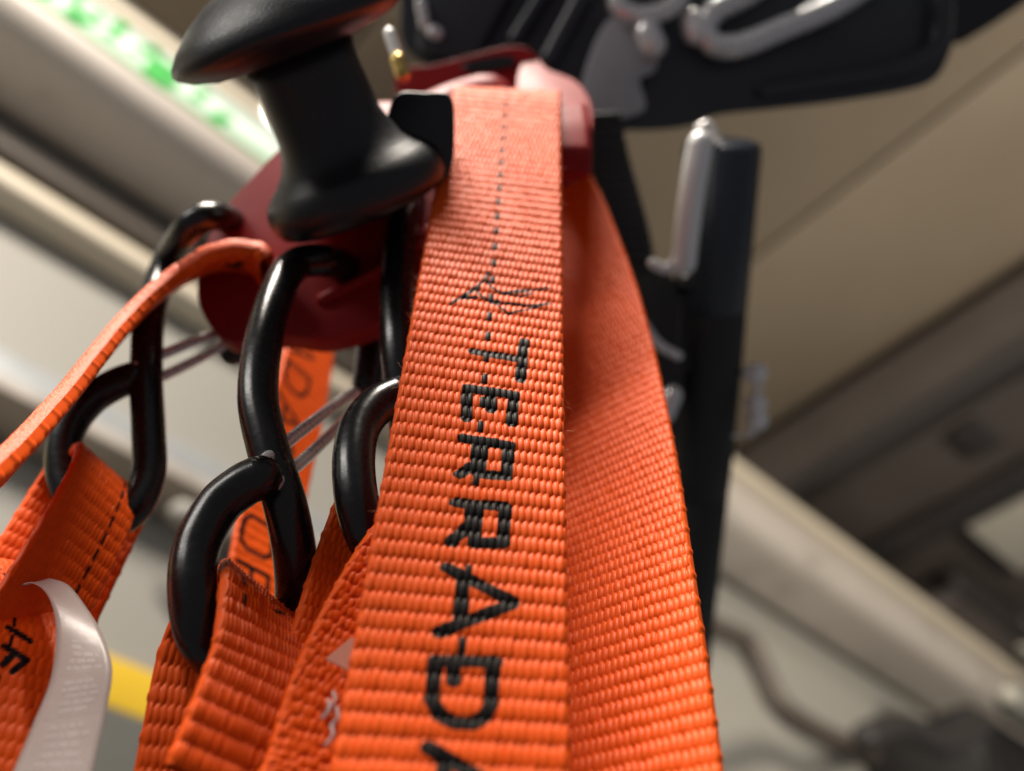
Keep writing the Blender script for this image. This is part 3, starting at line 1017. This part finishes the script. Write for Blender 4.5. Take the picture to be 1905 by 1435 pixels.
clip = link("clip", tube("clip", cl, 0.0034, 16, sx=1.0), M['white'], tl)
link("clip_hook", tube("clip_hook", [at_depth(x, y, 0.260) for x, y in [(1262, 482), (1240, 500), (1215, 490)]], 0.0016, 12), M['steel'], clip)
link("clip_screw", tube("clip_screw", [at_depth(1277, 522, 0.253), at_depth(1277, 524, 0.249)], 0.0019, 14), M['rubber'], tl)
link("cap_loop", tube("cap_loop", [at_depth(x, y, 0.262) for x, y in [(1300, 240), (1318, 232), (1335, 262), (1345, 285)]], 0.0012, 10), M['steel'], tl)
for i in range(9):
    a = at_depth(1272 - i * 1.4, 556 + i * 16, 0.258 + i * 0.0008)
    link("grip_tooth", tube("grip_tooth", [a, a + Vector((0.0028, 0, 0))], 0.0008, 8, n=2), M['rubber'], tl)

bk = thing("black_clamp", at_depth(1215, 600, 0.275), "black clamp between the orange strap's back leg and the tubular tool", "clamp")
link("jaw", slab("jaw", catmull([at_depth(x, y, 0.276) for x, y in [(1165, 470), (1205, 500), (1255, 520), (1275, 640), (1262, 800), (1230, 900), (1180, 820), (1150, 600)]], 4, True), ray(1220, 600) * 0.012, 0.002, 3), M['rubber'], bk)
link("lever", tube("lever", [at_depth(x, y, 0.262) for x, y in [(1195, 600), (1225, 640), (1262, 662)]], 0.0014, 12), M['satin'], bk)
link("bolt", tube("bolt", [at_depth(1252, 735, 0.266), at_depth(1238, 770, 0.266)], 0.0028, 14), M['satin'], bk)

bd = thing("black_webbing", at_depth(1140, 360, 0.26), "short black webbing band behind the orange strap, beside the clamp", "webbing")
bw_p = [at_depth(x, y, 0.262) for x, y in [(1112, 215), (1128, 290), (1150, 370), (1168, 440), (1180, 510)]]
Cb = catmull(bw_p, 8)
vv, ff = [], []
for i, p in enumerate(Cb):
    for sdx in (-0.0062, 0.0062):
        for th in (0, 0.0016):
            vv.append(p + Vector((sdx, 0, sdx * 0.1)) + ray(1140, 360) * th)
for i in range(len(Cb) - 1):
    a = i * 4
    ff += [(a, a + 4, a + 6, a + 2), (a + 1, a + 3, a + 7, a + 5), (a, a + 1, a + 5, a + 4), (a + 2, a + 6, a + 7, a + 3)]
ff += [(0, 2, 3, 1), (len(vv) - 4, len(vv) - 3, len(vv) - 1, len(vv) - 2)]
link("band", mesh("band", vv, ff, False), M['rubber'], bd)
for i in range(0, len(Cb) - 1, 2):
    p = Cb[i] - ray(1140, 360) * 0.0004
    link("rib", tube("rib", [p + Vector((-0.006, 0, -0.0006)), p + Vector((0.006, 0, 0.0006))], 0.0007, 8, n=2), M['rubber'], bd)

ch = thing("ball_chain", at_depth(1405, 690, 0.29), "short silver ball chain beside the black grip", "chain")
for (x, y, r) in [(1392, 694, 0.0020), (1407, 695, 0.0034), (1410, 722, 0.0014), (1407, 752, 0.0034), (1409, 782, 0.0034), (1396, 806, 0.0014)]:
    c = at_depth(x, y, 0.288)
    link("bead", lathe("bead", c, Vector((0, 0, 1)), [(-r, r * 0.1), (-r * .8, r * .6), (-r * .4, r * .92), (0, r), (r * .4, r * .92), (r * .8, r * .6), (r, r * 0.1)], 20), M['bead'], ch)

link("chain_wire", tube("chain_wire", [at_depth(x, y, 0.289) for x, y in [(1360, 690), (1392, 694), (1407, 696), (1410, 722), (1407, 752), (1409, 782), (1396, 806), (1365, 812)]], 0.0005, 8), M['steel'], ch)

# ================================================================== black housing at the top
hz = 0.300
hs = thing("black_housing", at_depth(1300, 150, hz), "glossy black plastic housing along the top edge, rounded right end", "housing")
ho = [(700, -140), (742, -20), (752, 90), (860, 150), (1000, 196), (1110, 238), (1200, 244), (1280, 236), (1330, 216), (1440, 204), (1560, 190), (1690, 168), (1742, 146), (1768, 100), (1778, 50), (1760, -20), (1730, -150)]
link("body", slab("body", catmull([at_depth(x, y, hz) for x, y in ho], 4, True), ray(1200, 100) * 0.05, 0.004, 5), M['housing'], hs)
hb0 = at_depth(1250, -60, hz + 0.03)
link("hanger_rod", tube("hanger_rod", [hb0 + Vector((0, 0, -0.02)), hb0 + Vector((0, 0.01, 0.3)), Vector((hb0.x, hb0.y + 0.02, CEIL - 0.011))], 0.008, 16), M['knob'], hs)
link("lip", tube("lip", [at_depth(x, y, hz - 0.002) for x, y in [(1420, 168), (1520, 152), (1610, 138), (1690, 120), (1738, 88), (1752, 40), (1748, -30)]], lambda t: 0.0022 + 0.0016 * t, 16), M['housing'], hs)
link("panel", slab("panel", [at_depth(x, y, hz - 0.0005) for x, y in [(790, -120), (775, 95), (880, 118), (1010, -120)]], -ray(900, 0) * 0.006, 0.003, 3), M['housing'], hs)
link("rib", tube("rib", [at_depth(1040, -60, hz - 0.004), at_depth(955, 75, hz - 0.004)], 0.0022, 14), M['housing'], hs)
link("rib", tube("rib", [at_depth(1110, -60, hz - 0.004), at_depth(1020, 110, hz - 0.004)], 0.0030, 14), M['housing'], hs)
link("screw", tube("screw", [at_depth(783, 5, hz - 0.008), at_depth(790, 45, hz - 0.008)], 0.0018, 12), M['satin'], hs)
link("screw", tube("screw", [at_depth(806, 60, hz - 0.008), at_depth(812, 62, hz - 0.008)], 0.0022, 12), M['satin'], hs)
ck = [(1130, 40), (1180, 20), (1228, 60), (1220, 130), (1190, 150), (1200, 205), (1130, 222), (1080, 190), (1095, 110)]
link("grey_catch", slab("grey_catch", catmull([at_depth(x, y, hz - 0.006) for x, y in ck], 4, True), ray(1150, 100) * 0.004, 0.0015, 3), M['greyp'], hs)
cr = thing("metal_ring", at_depth(1400, 60, hz - 0.01), "bent satin metal ring lying on the black housing, top right", "ring")
link("loop", tube("loop", [at_depth(x, y, hz - 0.008) for x, y in [(1660, -60), (1560, 8), (1460, 52), (1380, 84), (1330, 84), (1312, 54), (1332, 20), (1390, -10), (1460, -60)]], 0.0037, 16), M['satin'], cr)
link("bead", tube("bead", [at_depth(1290, 40, hz - 0.008), at_depth(1294, 60, hz - 0.008)], 0.004, 16), M['steel'], cr)
r2 = thing("small_ring", at_depth(1190, 15, hz - 0.012), "small grey metal ring at the top edge above the red bracket's end", "ring")
link("loop", tube("loop", [at_depth(x, y, hz - 0.010) for x, y in [(1150, 10), (1190, 30), (1245, 16), (1265, -16), (1220, -40), (1165, -30)]], 0.0030, 14, closed=True), M['satin'], r2)
link("drop", tube("drop", [at_depth(1205, 62, hz - 0.010), at_depth(1215, 84, hz - 0.010)], 0.0042, 16), M['satin'], r2)
bkp = [(1690, -120), (1700, 60), (1782, 86), (1850, 45), (1960, -30), (1960, -140)]
tag(link("backing_plate", slab("backing_plate", [at_depth(x, y, 0.37) for x, y in bkp], ray(1800, 0) * 0.02, 0.003, 3), M['knob']),
    "black plate in the top right corner, behind the housing's rounded end", "plate")
